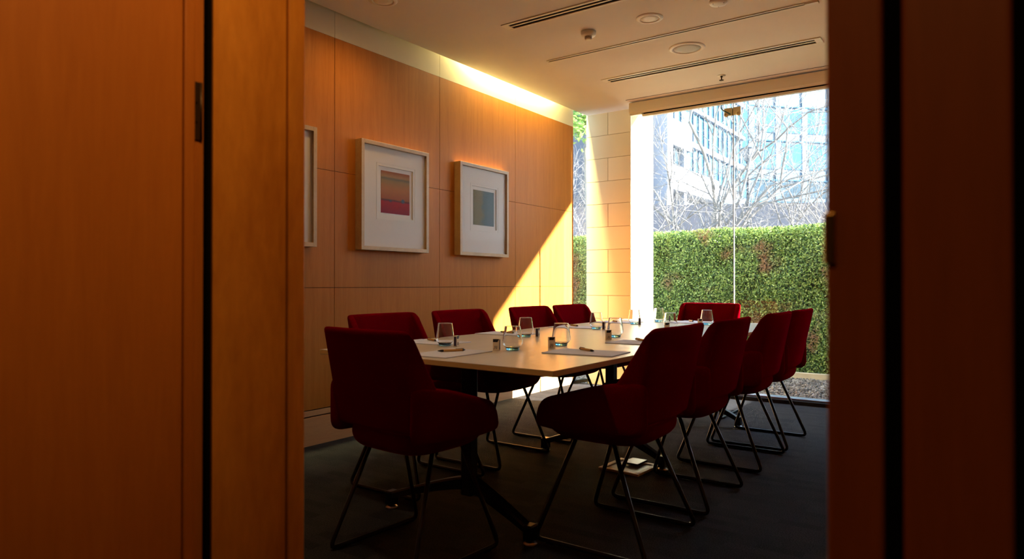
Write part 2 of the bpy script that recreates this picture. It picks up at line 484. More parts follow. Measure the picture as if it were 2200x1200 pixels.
# ------------------------------------------------------------------ glazing
w1 = empty('window_1', (XW, 0, 0)); tag(w1, **S)
box('pane', -.006, .006, 1.864, 2.848, .045, 2.715, M['pane'], w1)
box('pane', -.006, .006, .11, 1.858, .045, 2.715, M['pane'], w1)
bm = bmesh.new(); add_box(bm, -.05, .06, .10, 2.90, 0, .03); from_bm('floor_track', bm, M['darkmetal'], w1)
box('sill_cap', -.01, .09, .10, 2.90, .03, .045, M['alu'], w1, .002)
bm = bmesh.new(); add_box(bm, -.009, .009, 1.857, 1.8605, .045, 2.715); from_bm('joint_seal', bm, simple('clear_white_seal', (.85, .85, .86), .4), w1)
bm = bmesh.new(); add_box(bm, -.009, .009, 1.8612, 1.865, .045, 2.715); from_bm('joint_dark_strip', bm, M['penblack'], w1)  # thin black strip beside the white seal
# patch fitting that pins the two panes at the top
pf = empty('patch_fitting', (-.012, 1.861, 2.505)); pf.parent = w1
for a_, b_ in ((.004, .075), (-.070, -.004)):
    box('clamp_plate', -.02, .012, a_, b_, -.021, .046, M['fitting'], pf, .003)
for yy in (.052, -.055):
    bm = bmesh.new()
    add_lathe(bm, [(0, 0), (.021, 0), (.021, .012), (.016, .016), (.009, .016), (.008, .012), (0, .012)], 24)
    bmesh.ops.rotate(bm, verts=bm.verts[:], cent=(0, 0, 0), matrix=Matrix.Rotation(-PI / 2, 3, 'Y'))
    bmesh.ops.translate(bm, verts=bm.verts[:], vec=(-.02, yy, -.014))
    from_bm('bolt', bm, M['fitting'], pf, True)
bm = bmesh.new(); add_tube(bm, fillet([(-.035, .095, .085), (-.035, .095, .04), (-.035, .03, -.005), (-.035, .012, -.018)], .02), .005, 8)
from_bm('cord_hook', bm, simple('green_rod', (.02, .10, .10), .3), pf, True)

w2 = empty('window_2', (5.95, 0, 0)); tag(w2, **S)
bm = bmesh.new(); add_prism(bm, [(-.022, 3.455), (.175, 3.405), (.177, 3.412), (-.02, 3.463)], 'z', .03, 2.9)
from_bm('pane', bm, M['pane'], w2)
bm = bmesh.new(); add_prism(bm, [(-.03, 3.440), (.175, 3.390), (.185, 3.425), (-.02, 3.475)], 'z', 0, .03)
from_bm('floor_track', bm, M['darkmetal'], w2)

# stone column: coursed sandstone blocks over a core
cx0, cx1, cy0, cy1 = 6.13, 6.665, 2.912, 3.410
cs = tag(empty('column_1', (0, 0, 0)), **S); cs.name = 'wall_window_pier'
bm = bmesh.new(); add_box(bm, cx0 + .006, cx1 - .006, cy0 + .006, cy1 - .006, -.1, 3.2)
from_bm('core', bm, M['grout'], cs)
zs = [2.968, 2.736, 2.504, 2.272, 2.040, 1.810, 1.578, 1.349, 1.117, .885, .654, .422, .190, -.1]
bm = bmesh.new()
for i, (zt, zb) in enumerate(zip(zs, zs[1:])):
    g = .0022
    if i % 2 == 1:
        add_box(bm, cx0, cx1, cy0, 3.164 - g, zb + g, zt - g, .001); add_box(bm, cx0, cx1, 3.164 + g, cy1, zb + g, zt - g, .001)
    else:
        add_box(bm, cx0, cx1, cy0, cy1, zb + g, zt - g, .001)
from_bm('block', bm, M['stone'], cs)

# ------------------------------------------------------------------ roller blind
rb = empty('roller_blind', (5.93, 1.53, H)); tag(rb, 'white roller blind rolled up in its box along the top of the window', 'blind')
bm = bmesh.new()
add_prism(bm, [(-.035, -.012), (.05, -.012), (.05, -.10), (.03, -.118), (-.02, -.118), (-.035, -.10)], 'y', -1.38, 1.29)
from_bm('cassette', bm, M['white'], rb)
box('fabric_slot', -.015, .03, -1.38, 1.15, -.130, -.1175, M['black'], rb)
box('bottom_bar', -.018, .022, -1.38, 1.165, -.151, -.129, M['white'], rb, .004)
box('end_bracket', -.028, .02, 1.16, 1.285, -.130, -.117, M['whiteplastic'], rb, .003)
bm = bmesh.new(); add_box(bm, -.115, -.109, -1.4, 1.284, -.002, .0005)
from_bm('ceiling_groove', bm, M['black'], rb)

# ------------------------------------------------------------------ ceiling fittings
def diffuser(name, x0, x1, y0, y1, label, nslots=2):
    t = empty(name, ((x0 + x1) / 2, (y0 + y1) / 2, H)); tag(t, label, 'air diffuser')
    hx, hy = (x1 - x0) / 2, (y1 - y0) / 2
    bm = bmesh.new()
    add_box(bm, -hx, -hx * .62, -hy, hy, -.007, .001, .001); add_box(bm, hx * .62, hx, -hy, hy, -.007, .001, .001)
    add_box(bm, -hx * .13, hx * .13, -hy + .03, hy - .03, -.005, .001)
    add_box(bm, -hx * .62, hx * .62, -hy, -hy + .045, -.006, .001); add_box(bm, -hx * .62, hx * .62, hy - .045, hy, -.006, .001)
    from_bm('frame', bm, M['white'], t)
    for s in (-1, 1):
        a, b = sorted((s * hx * .13, s * hx * .62))
        box('slot', a, b, -hy + .045, hy - .045, -.0012, .0008, M['black'], t)
    return t
diffuser('slot_diffuser', 3.643, 3.755, 0.997, 2.678, 'twin-slot ceiling air diffuser nearest the doorway, its left end in view')
diffuser('slot_diffuser', 5.108, 5.236, 0.980, 2.702, 'twin-slot ceiling air diffuser between the round speaker and the sprinkler')
ct = empty('ceiling_track', (4.452, 1.842, H)); tag(ct, 'single thin dark-lined track across the ceiling between the two air diffusers', 'track')
bm = bmesh.new(); add_box(bm, -.022, -.009, -.97, .974, -.006, .001); add_box(bm, .009, .022, -.97, .974, -.006, .001)
from_bm('rail', bm, M['white'], ct)
box('groove', -.009, .009, -.90, .965, -.0015, .0008, M['black'], ct)
box('end_cap', -.018, .018, -.98, -.90, -.012, -.001, M['whiteplastic'], ct, .002)

def disc_fit(name, x, y, prof, inner, label, cat, m1, m2, iname):
    t = empty(name, (x, y, H)); tag(t, label, cat)
    bm = bmesh.new(); add_lathe(bm, prof, 48); from_bm('trim_ring', bm, m1, t, True)
    bm = bmesh.new(); add_lathe(bm, inner, 48); from_bm(iname, bm, m2, t, True)
    return t
dlprof = [(.060, .002), (.060, -.004), (.064, -.008), (.070, -.008), (.082, -.006), (.088, -.002), (.088, .001)]
dl = disc_fit('downlight', 4.108, 1.818, dlprof, [(0, -.005), (.03, -.0055), (.061, -.004), (.061, .001)],
         'cream round recessed downlight between the smoke detector and the thin ceiling track', 'downlight', M['white'], M['white'], 'lens')
d2l = dup(dl, (2.91, 3.03, H)); tag(d2l, 'pale round downlight close to the panelled wall at the top edge of the photo', 'downlight')
disc_fit('ceiling_speaker', 4.788, 1.824, [(.098, .002), (.098, -.004), (.103, -.009), (.12, -.008), (.13, -.003), (.131, .001)],
         [(0, -.0065), (.06, -.006), (.099, -.004), (.099, .001)], 'grey-grilled round ceiling speaker with a white rim', 'speaker', M['white'], M['speaker'], 'grille')
def detector(x, y, label):
    t = empty('smoke_detector', (x, y, H)); tag(t, label, 'smoke detector')
    bm = bmesh.new(); add_lathe(bm, [(0, .001), (.052, .001), (.052, -.012), (.050, -.026), (.043, -.034), (.0, -.034)], 40)
    from_bm('base', bm, M['whiteplastic'], t, True)
    bm = bmesh.new(); add_lathe(bm, [(.026, -.032), (.026, -.038), (.024, -.0385), (.024, -.041), (.026, -.0415), (.026, -.045), (.023, -.0455), (.023, -.048), (.0245, -.0485), (.022, -.056), (.015, -.059), (0, -.059)], 32)
    from_bm('sensor_head', bm, M['whiteplastic'], t, False)
    for k in range(2):
        bm = bmesh.new(); add_lathe(bm, [(.0235, -.039 - .007 * k), (.0252, -.039 - .007 * k), (.0252, -.0412 - .007 * k), (.0235, -.0412 - .007 * k)], 32)
        from_bm('vent_slot', bm, M['black'], t)
    return t
detector(4.087, 2.258, 'domed white smoke detector hanging from the ceiling left of the downlight')
t = empty('ceiling_sensor', (4.105, 1.364, H)); tag(t, 'flat round white ceiling sensor cut by the top edge above the thin track', 'sensor')
bm = bmesh.new(); add_lathe(bm, [(0, .001), (.056, .001), (.056, -.010), (.050, -.018), (.030, -.022), (0, -.022)], 40); from_bm('base', bm, M['whiteplastic'], t, True)
for a in range(3):
    bm = bmesh.new(); add_lathe(bm, [(0, -.0195), (.003, -.0195), (.003, -.0218), (0, -.0222)], 10, .036 * math.cos(2.1 * a + 2.4), .036 * math.sin(2.1 * a + 2.4))
    from_bm('indicator', bm, M['black'], t)
t = empty('ceiling_sprinkler', (5.586, 1.832, H)); tag(t, 'small brass fire sprinkler hanging from the ceiling near the window blind', 'sprinkler')
bm = bmesh.new(); add_lathe(bm, [(0, .001), (.034, .001), (.034, -.003), (.02, -.006), (0, -.006)], 28); from_bm('escutcheon', bm, M['whiteplastic'], t, True)
bm = bmesh.new(); add_lathe(bm, [(0, -.004), (.010, -.004), (.010, -.014), (.005, -.016), (.005, -.038), (0, -.038)], 14)
from_bm('nozzle', bm, M['hingebrown'], t, True)
bm = bmesh.new(); add_lathe(bm, [(0, -.037), (.019, -.038), (.019, -.041), (0, -.042)], 18); from_bm('deflector', bm, M['hingebrown'], t)

# ------------------------------------------------------------------ pictures on the panelled wall
def picture(x0, x1, z0, z1, mat_print, label, px0, px1, pz0, pz1):
    t = empty('framed_picture', ((x0 + x1) / 2, YL, z0)); tag(t, label, 'picture')
    hx, h = (x1 - x0) / 2, z1 - z0
    D, W = .062, .026
    bm = bmesh.new()
    add_box(bm, -hx, -hx + W, -D, -.001, 0, h, .001); add_box(bm, hx - W, hx, -D, -.001, 0, h, .001)
    add_box(bm, -hx + W, hx - W, -D, -.001, 0, W, .001); add_box(bm, -hx + W, hx - W, -D, -.001, h - W, h, .001)
    from_bm('frame', bm, M['frame_wood'], t)
    # mount card with a stepped window around the print
    bm = bmesh.new()
    a0, a1, b0, b1 = px0 - .028, px1 + .028, pz0 - .030, pz1 + .028
    for (q0, q1, r0, r1) in ((-hx + W, a0, W, h - W), (a1, hx - W, W, h - W), (a0, a1, W, b0), (a0, a1, b1, h - W)):
        add_box(bm, q0, q1, -.042, -.034, r0, r1)
    g = .006
    for (q0, q1, r0, r1) in ((a0 - .02, a0 - .018, b0 - .02, b1 + .02), (a1 + .018, a1 + .02, b0 - .02, b1 + .02)):
        add_box(bm, q0, q1, -.0435, -.0415, r0, r1)
    for r in (b0 - .02, b1 + .018):
        add_box(bm, a0 - .02, a1 + .02, -.0435, -.0415, r, r + .002)
    from_bm('mount', bm, M['mat'], t)
    box('backing', -hx + W, hx - W, -.034, -.022, W, h - W, M['mat'], t)
    if mat_print is not None:
        box('print', px0, px1, -.0355, -.034, pz0, pz1, mat_print, t)
    box('glazing', -hx + W, hx - W, -.053, -.051, W, h - W, M['picglass'], t)
    return t
# positions measured on the frame's front face
p1 = picture(3.062, 3.715, 1.228, 1.962, M['print_red'], 'framed print of a red field under an orange sky, in a pale wood frame', -.128, .150, .262, .552)
pr = [c for c in p1.children if c.name.startswith('print')][0]
for cxx, rr, hh in ((-.038, .012, .012), (.082, .015, .022)):
    pts = [(cxx + rr * math.cos(a) * (1 + .15 * math.sin(3 * a)), .340 + hh * (1 + math.sin(a)) * .7) for a in [i * 2 * PI / 14 for i in range(14)]]
    bm = bmesh.new(); add_prism(bm, pts, 'y', -.0362, -.0354)
    from_bm('tree_mark', bm, M['ink'], pr)
picture(4.076, 4.725, 1.228, 1.962, M['print_green'], 'framed print of grey-green haze, pale wood frame nearest the window', -.130, .146, .252, .535)
picture(2.030, 2.702, 1.228, 1.962, None, 'pale wood picture frame cut off by the left doorway edge, only its white mount showing', -.13, .13, .26, .52)

# ------------------------------------------------------------------ conference table
tb = empty('conference_table', (3.53, 1.82, 0)); tag(tb, 'long maple-topped conference table on dark metal pedestal legs', 'table')
def W(x, y): return (x - 3.53, y - 1.82)
poly = [W(1.917, 1.192), W(5.15, 1.19), W(5.15, 2.50), W(1.957, 2.432)]
bm = bmesh.new()
fs = add_prism(bm, poly, 'z', ZT - .0205, ZT, 1)
for f in bm.faces:
    if abs(f.normal.z) > .5 or len({round(v.co.z, 4) for v in f.verts}) == 1: f.material_index = 0
bmesh.ops.bevel(bm, geom=[e for e in bm.edges], offset=.0012, segments=2, affect='EDGES')
from_bm('tabletop', bm, [M['table'], M['table_edge']], tb)
for y in (-.3, .3):
    box('support_rail', -1.45, 1.45, y - .02, y + .02, ZT - .055, ZT - .0208, M['darkmetal'], tb)
for bx in (2.19, 3.47, 4.80):
    X = bx - 3.53; 
    bm = bmesh.new(); add_box(bm, X - .026, X + .026, -.075, -.023, .13, ZT - .0208, .006)
    from_bm('column', bm, M['darkmetal'], tb)
    for s in (-1, 1):
        bm = bmesh.new()
        n = 9; rows_ = []
        y0 = -.049 + s * .020; y1 = .372 if s > 0 else -.358
        for i in range(n + 1):
            u = i / n
            y = y0 + (y1 - y0) * u
            zt = .205 - .130 * u ** 1.15; th = .050 * (1 - u) + .028 * u; wv = .030 * (1 - u) + .024 * u
            xx = X - .02 * u
            rows_.append([bm.verts.new(p) for p in ((xx - wv, y, zt - th), (xx - wv, y, zt - .008), (xx - wv + .008, y, zt), (xx + wv - .008, y, zt), (xx + wv, y, zt - .008), (xx + wv, y, zt - th))])
        for a, b in zip(rows_, rows_[1:]):
            for k in range(6): bm.faces.new((a[k], a[(k + 1) % 6], b[(k + 1) % 6], b[k]))
        bm.faces.new(rows_[0][::-1]); bm.faces.new(rows_[-1])
        add_box(bm, X - .02 - .026, X - .02 + .026, min(y1 - .012 * s, y1 + .028 * s), max(y1 - .012 * s, y1 + .028 * s), .016, .078, .006)
        lg = from_bm('leg', bm, M['castmetal'], tb)
        bm = bmesh.new(); add_lathe(bm, [(0, .0), (.026, .0), (.028, .006), (.018, .014), (.008, .018), (0, .018)], 20, X - .02, y1 + .008 * s, 0)
        from_bm('glide', bm, M['alu'], lg, True)

# ------------------------------------------------------------------ chairs (x forward, y left)
def make_chair():
    t = empty('conference_chair')
    red = M['red']
    # back shell: U in plan, leaning back, wings that run down to the arms
    NU, NT = 16, 7
    zb, zt = .485, .846
    def P(u, tt, off):
        au = abs(u); sg = 1 if u >= 0 else -1
        ztop = zt - (max(0, (au - .70) / .30) ** 2) * .028
        z = zb + tt * (ztop - zb)
        k = (z - zb) / (zt - zb)
        hw = .248 - .002 * k
        xb = -.222 - .078 * k
        tot = max(.046, .205 - .158 * k)
        r = .040; ry = .095
        if au < .62:
            y = (hw - ry) * au / .62; x = xb - .012 * (1 - (au / .62) ** 2); nx, ny = -1, 0
        elif au < .80:
            a = (au - .62) / .18 * PI / 2
            y = hw - ry + ry * math.sin(a); x = xb + r * (1 - math.cos(a)); nx, ny = -math.cos(a), math.sin(a)
        else:
            w = (au - .80) / .20
            y = hw + .004 * w; x = xb + r + (tot - r) * w; nx, ny = 0, 1
        return Vector((x + nx * -off, sg * (y - ny * off), z))
    us = [-1 + 2 * i / NU for i in range(NU + 1)]
    us = [-1, -.93, -.86, -.80, -.74, -.68, -.62, -.45, -.2, 0, .2, .45, .62, .68, .74, .80, .86, .93, 1]
    ts = [0, .06, .2, .4, .6, .8, .94, 1]
    bm = bmesh.new()
    O = [[bm.verts.new(P(u, tt, 0)) for tt in ts] for u in us]
    I = [[bm.verts.new(P(u, tt, .040)) for tt in ts] for u in us]
    nu, nt_ = len(us), len(ts)
    for i in range(nu - 1):
        for j in range(nt_ - 1):
            bm.faces.new((O[i][j], O[i + 1][j], O[i + 1][j + 1], O[i][j + 1]))
            bm.faces.new((I[i][j], I[i][j + 1], I[i + 1][j + 1], I[i + 1][j]))
        bm.faces.new((O[i][0], I[i][0], I[i + 1][0], O[i + 1][0]))
        bm.faces.new((O[i][-1], O[i + 1][-1], I[i + 1][-1], I[i][-1]))
    for j in range(nt_ - 1):
        bm.faces.new((O[0][j], O[0][j + 1], I[0][j + 1], I[0][j]))
        bm.faces.new((O[-1][j], I[-1][j], I[-1][j + 1], O[-1][j + 1]))
    subsurf(from_bm('backrest', bm, red, t), 2)
    # seat: stacked rounded rings, flat cushion on a bowl-shaped underside
    bm = bmesh.new()
    prof = [(.395, .55), (.393, .80), (.412, .94), (.440, 1.0), (.470, 1.0), (.486, .95), (.490, .7)]
    NR = 28; rings = []
    for z, s in prof:
        ring = []
        for k in range(NR):
            a = 2 * PI * k / NR; c, sn = math.cos(a), math.sin(a)
            e = 2.0 / 4.2
            x = .015 + .222 * s * math.copysign(abs(c) ** e, c); y = .222 * s * math.copysign(abs(sn) ** e, sn)
            zz = z + (.012 if x > .1 and z < .45 else 0) * (x - .1) / .13
            ring.append(bm.verts.new((x, y, zz)))
        rings.append(ring)
    for a, b in zip(rings, rings[1:]):
        for k in range(NR): bm.faces.new((a[k], a[(k + 1) % NR], b[(k + 1) % NR], b[k]))
    bm.faces.new(rings[0][::-1]); bm.faces.new(rings[-1])
    subsurf(from_bm('seat', bm, red, t), 2)
    # arms: thick upholstered pads outside the wings, rounded at both ends
    for sg in (-1, 1):
        pr = fillet2([(-.238, .452), (-.238, .655), (-.06, .632), (.205, .556), (.228, .452), (.11, .440)], [.05, .045, .2, .06, .035, .3])
        y0, th = .212, .046
        cxx = sum(p[0] for p in pr) / len(pr); czz = sum(p[1] for p in pr) / len(pr)
        bm = bmesh.new(); rings = []
        for ins, yo in ((.050, 0), (.016, .002), (.005, .008), (0, .018), (0, th - .018), (.005, th - .008), (.016, th - .002), (.050, th)):
            ring = []
            for x, z in pr:
                dx, dz = x - cxx, z - czz; L = math.hypot(dx, dz)
                f = max(.2, 1 - ins / min(L, .11))
                ring.append(bm.verts.new((cxx + dx * f, sg * (y0 + yo + .010 * max(0, x + .05) / .25), czz + dz * f)))
            rings.append(ring)
        n = len(pr)
        for q, w in zip(rings, rings[1:]):
            for i in range(n): bm.faces.new((q[i], q[(i + 1) % n], w[(i + 1) % n], w[i]))
        bm.faces.new(rings[0][::-1]); bm.faces.new(rings[-1])
        from_bm('armrest', bm, red, t, True)
    # steel sled frames
    for sg in (-1, 1):
        bm = bmesh.new()
        yb_, yt_ = sg * .243, sg * .175
        pts = fillet([(-.075, yt_, .405), (-.238, yb_, .0097), (.232, yb_, .0097), (.085, yt_, .405)], .035, 6)
        add_tube(bm, pts, .0090, 10)
        fr = from_bm('sled_leg', bm, M['darkmetal'], t, True)
        for x in (-.17, .16):
            bm = bmesh.new(); add_box(bm, x - .018, x + .018, yb_ - .0085, yb_ + .0085, .0, .010, .002)
            from_bm('foot_pad', bm, M['black'], fr)
    for x in (-.075, .085):
        bm = bmesh.new(); add_tube(bm, [(x, -.175, .402), (x, .175, .402)], .008, 8)
        from_bm('cross_bar', bm, M['darkmetal'], t, True)
    return t

G = 'crimson upholstered chairs around the conference table'
chairs = [
    ((1.886, 1.786, 0), -math.radians(4), 'crimson chair at the near head of the table with its back to the doorway'),
    ((2.465, 1.235, 0), PI / 2, 'crimson chair on the right long side nearest the doorway, back turned to the photo'),
    ((3.115, 1.235, 0), PI / 2, 'second crimson chair from the doorway along the right long side'),
    ((3.925, 1.235, 0), PI / 2, 'third crimson chair from the doorway along the right long side'),
    ((4.490, 1.235, 0), PI / 2, 'crimson chair on the right long side nearest the window, beside the gravel strip'),
    ((2.535, 2.375, 0), -PI / 2, 'crimson chair on the panelled-wall side nearest the doorway, below the red print'),
    ((3.160, 2.375, 0), -PI / 2, 'second crimson chair from the doorway along the panelled wall'),
    ((3.925, 2.375, 0), -PI / 2, 'third crimson chair from the doorway along the panelled wall, before the sunlit patch'),
    ((4.480, 2.375, 0), -PI / 2, 'crimson chair on the panelled-wall side nearest the stone pier'),
    ((5.200, 1.885, 0), PI, 'crimson chair at the far head of the table, facing the doorway before the hedge'),
]
base = make_chair()
for i, (loc, rz, lab) in enumerate(chairs):
    o = base if i == 0 else dup(base, loc, rz)
    o.scale = (1, 1, 1)
    o.location = loc; o.rotation_euler = (0, 0, rz)
    tag(o, lab, 'chair', G)
    if i == 0: o.scale = (.935, .935, 1)

# ------------------------------------------------------------------ things on the table
def make_pad():
    bm = bmesh.new(); add_box(bm, -.105, .105, -.157, .157, .0002, .0042, .0006)
    return from_bm('writing_pad', bm, M['paper'])
pads = [
    ((2.150, 1.842), -PI / 2 + .03, 'white writing pad at the near head of the table under a kraft pen'),
    ((2.503, 1.394), .10, 'white writing pad at the right-hand near corner of the table'),
    ((3.075, 1.394), .03, 'white writing pad at the second right-side seat, half hidden by a chair back'),
    ((2.512, 2.262), .08, 'white writing pad in front of the nearest chair on the panelled-wall side'),
    ((3.195, 2.300), .05, 'white writing pad in front of the second chair on the panelled-wall side'),
    ((3.945, 2.272), .05, 'white writing pad in front of the third chair on the panelled-wall side'),
    ((4.640, 2.310), .03, 'white writing pad in front of the chair beside the stone pier'),
    ((4.970, 1.865), PI / 2 + .02, 'white writing pad at the far head of the table'),
]
pb = make_pad()
for i, ((x, y), rz, lab) in enumerate(pads):
    o = pb if i == 0 else dup(pb, (0, 0, 0))
    o.location = (x, y, ZT); o.rotation_euler = (0, 0, rz); tag(o, lab, 'notepad', 'white writing pads laid at the seats')

def make_pen():
    t = empty('ballpoint_pen')
    def lx(prof, name, mat):
        bm = bmesh.new(); add_lathe(bm, prof, 16)
        bmesh.ops.rotate(bm, verts=bm.verts[:], cent=(0, 0, 0), matrix=Matrix.Rotation(PI / 2, 3, 'Y'))
        bmesh.ops.translate(bm, verts=bm.verts[:], vec=(0, 0, .0053))
        return from_bm(name, bm, mat, t, True)
    lx([(0, -.048), (.0050, -.048), (.0052, -.046), (.0052, .036), (.0050, .037), (0, .037)], 'barrel', M['penwood'])
    lx([(0, .037), (.0052, .037), (.0050, .046), (.0022, .058), (.0010, .062), (0, .062)], 'tip', M['penblack'])
    lx([(0, -.060), (.0028, -.060), (.0030, -.054), (.0050, -.054), (.0054, -.048), (0, -.048)], 'push_button', M['penblack'])
    bm = bmesh.new(); add_box(bm, -.056, -.018, -.0016, .0016, .0108, .0122, .0004); from_bm('clip', bm, M['penblack'], t)
    return t
# (x, y) of barrel centre, heading of the tip
def ang(a, b): return math.atan2(b[1] - a[1], b[0] - a[0])
pens = [
    ((2.188, 1.865), ang((2.25, 1.828), (2.126, 1.902)), 'kraft and black pen on the pad at the near head of the table'),
    ((2.549, 1.418), ang((2.591, 1.488), (2.507, 1.347)), 'kraft and black pen on the pad at the right-hand near corner'),
    ((3.155, 1.440), ang((3.189, 1.488), (3.130, 1.40)), 'pen on the right-side pad half hidden by the nearest chair back'),
    ((2.548, 2.300), ang((2.58, 2.372), (2.515, 2.235)), 'kraft pen on the nearest pad of the panelled-wall side, partly behind a tumbler'),
    ((3.205, 2.309), ang((3.194, 2.26), (3.215, 2.358)), 'kraft pen on the second pad of the panelled-wall side'),
    ((4.000, 2.320), ang((4.057, 2.4), (3.951, 2.245)), 'kraft pen on the third pad of the panelled-wall side'),
    ((4.619, 2.330), ang((4.66, 2.38), (4.60, 2.27)), 'pen on the pad in front of the chair beside the stone pier'),
    ((5.005, 1.880), ang((4.95, 1.84), (5.06, 1.92)), 'dark pen on the pad at the far head of the table'),
]
pn = make_pen()
for i, ((x, y), rz, lab) in enumerate(pens):
    o = pn if i == 0 else dup(pn, (0, 0, 0))
    o.location = (x, y, ZT + .0043); o.rotation_euler = (0, 0, rz); tag(o, lab, 'pen', 'kraft pens on the writing pads')

def make_tumbler():
    t = empty('drinking_glass')
    bm = bmesh.new()
    outer = [(.0300, .0105), (.0355, .0170), (.0415, .0245), (.0440, .0300), (.0445, .0350), (.0435, .0430), (.0405, .0640), (.0365, .0900), (.0343, .1040), (.0341, .1054)]
    inner = [(r - .0016, z) for r, z in outer[::-1]]
    inner[-1] = (.0278, .0125)
    prof = outer + [(.0337, .1060), (.0333, .1061), (.0328, .1059)] + inner + [(0, .0110)]
    add_lathe(bm, [(0, .0100)] + prof, 48)
    from_bm('bowl', bm, M['tumbler'], t, True)
    bm = bmesh.new()
    add_lathe(bm, [(0, .0004), (.0255, .0004), (.0280, .0020), (.0298, .0098), (0, .0096)], 48)
    from_bm('base', bm, M['tumbler_base'], t, True)
    return t
glasses = [
    ((2.418, 1.713), 'empty tumbler at the near head of the table, frontmost glass in the row'),
    ((2.734, 1.656), 'empty tumbler beyond the right-hand near corner pad'),
    ((3.334, 1.677), 'empty tumbler at the second seat on the right side'),
    ((4.126, 1.686), 'empty tumbler at the third right-side seat, base hidden by a chair back'),
    ((4.720, 1.655), 'empty tumbler in front of the far head chair, seen against red fabric'),
    ((2.417, 2.101), 'empty tumbler beside the nearest pad on the panelled-wall side'),
    ((3.079, 2.094), 'empty tumbler beside the second pad on the panelled-wall side'),
    ((3.867, 2.080), 'empty tumbler beside the third pad on the panelled-wall side'),
    ((4.497, 2.109), 'empty tumbler seen against the white sunlit side of the stone pier'),
    ((4.881, 2.088), 'empty tumbler farthest from the doorway, seen against the hedge'),
]
gb = make_tumbler()
for i, ((x, y), lab) in enumerate(glasses):
    o = gb if i == 0 else dup(gb, (0, 0, 0))
    o.location = (x, y, ZT); tag(o, lab, 'glass', 'empty stemless tumblers on the table')

def make_carton():
    t = empty('mint_carton')
    bm = bmesh.new(); add_box(bm, -.0145, .0145, -.0085, .0085, .0002, .050, .0008); from_bm('box', bm, M['kraft'], t)
    for s in (-1, 1):
        y = s * .0086
        bm = bmesh.new()
        p = [(-.0138, .0495), (.0138, .0495), (.0060, .0360), (-.0138, .0360)]
        if s > 0: p = [(-a, b) for a, b in p]
        add_prism(bm, p, 'y', y - .0002, y + .0003); from_bm('dark_flap', bm, M['ink'], t)
        # printed letters JLL-like strokes
        bm = bmesh.new()
        def st(x0, x1, z0, z1):
            a, b = sorted((x0 * -s, x1 * -s)); add_box(bm, a, b, y - .0002, y + .0004, z0, z1)
        st(-.0070, -.0052, .0085, .0200); st(-.0108, -.0070, .0070, .0090)
        st(-.0022, -.0002, .0085, .0200); st(-.0002, .0030, .0070, .0090); st(.0030, .0048, .0085, .0200)
        from_bm('lettering', bm, M['ink'], t)
    bm = bmesh.new(); add_box(bm, .0144, .0149, -.0060, .0060, .004, .046); from_bm('side_print', bm, simple('purple_print', (.05, .03, .08), .6), t)
    return t
cartons = [
    ((2.378, 1.770), -PI / 2 + .35, 'small kraft mint carton left of the frontmost tumbler'),
    ((2.608, 1.631), -PI / 2 + .9, 'small kraft mint carton left of the tumbler by the right-hand near corner'),
    ((3.174, 1.636), -PI / 2 + .9, 'small kraft mint carton beside the tumbler of the second right-side seat'),
    ((3.985, 1.650), -PI / 2 + .8, 'small kraft mint carton seen through the half-hidden third right-side tumbler'),
    ((4.560, 1.647), -PI / 2 + .8, 'small kraft mint carton beside the tumbler seen against the far chair'),
    ((2.415, 2.030), PI + .30, 'small mint carton with dark side beside the nearest panelled-wall tumbler'),
    ((3.110, 2.035), PI + .30, 'small mint carton with dark side beside the second panelled-wall tumbler'),
    ((3.860, 2.022), PI + .30, 'small mint carton with dark side beside the third panelled-wall tumbler'),
    ((4.440, 2.042), PI + .40, 'small mint carton beside the tumbler seen against the stone pier'),
    ((4.990, 2.047), PI + .40, 'small dark mint carton by the farthest tumbler'),
]
cb = make_carton()
for i, ((x, y), rz, lab) in enumerate(cartons):
    o = cb if i == 0 else dup(cb, (0, 0, 0))
    o.location = (x, y, ZT); o.rotation_euler = (0, 0, rz); tag(o, lab, 'carton', 'mint cartons beside the tumblers')

# ------------------------------------------------------------------ floor outlet box
fb = empty('floor_outlet_box', (3.385, 1.62, 0), -.05); tag(fb, 'pale floor outlet box with a white rim, set in the carpet under the table', 'outlet box')
bm = bmesh.new()
for (a, b, c, d) in ((-.125, -.098, -.12, .12), (.098, .125, -.12, .12), (-.098, .098, -.12, -.093), (-.098, .098, .093, .12)):
    add_box(bm, a, b, c, d, .0, .012, .002)
from_bm('rim', bm, M['boxwhite'], fb)
box('cover_plate', -.098, .098, -.093, .093, .0, .006, M['boxgrey'], fb)
box('cable_flap', .02, .135, -.04, .05, .0125, .022, M['darkmetal'], fb, .002)

# ------------------------------------------------------------------ outside
tag(box('ground_outside', 6.02, 75, -40, 45, -.14, -.03, M['asphalt']), **S)
# gravel strip between the glass and the timber edging
rnd = random.Random(3)
bm = bmesh.new()
def pebble(bm, x, y, z, r):
    m = Matrix.Translation((x, y, z)) @ Euler((rnd.random() * 6, rnd.random() * 6, rnd.random() * 6)).to_matrix().to_4x4() @ Matrix.Diagonal((r, r * rnd.uniform(.6, 1), r * rnd.uniform(.45, .8), 1))
    t = (1 + 5 ** .5) / 2
    vv = [(0, 1, t), (0, -1, t), (0, 1, -t), (0, -1, -t), (1, t, 0), (-1, t, 0), (1, -t, 0), (-1, -t, 0), (t, 0, 1), (-t, 0, 1), (t, 0, -1), (-t, 0, -1)]
    vs = [bm.verts.new(m @ (Vector(v) * .55)) for v in vv]
    for f in ((0, 1, 8), (0, 8, 4), (0, 4, 5), (0, 5, 9), (0, 9, 1), (1, 6, 8), (8, 6, 10), (8, 10, 4), (4, 10, 2), (4, 2, 5), (5, 2, 11), (5, 11, 9), (9, 11, 7), (9, 7, 1), (1, 7, 6), (3, 2, 10), (3, 10, 6), (3, 6, 7), (3, 7, 11), (3, 11, 2)):
        bm.faces.new([vs[i] for i in f])
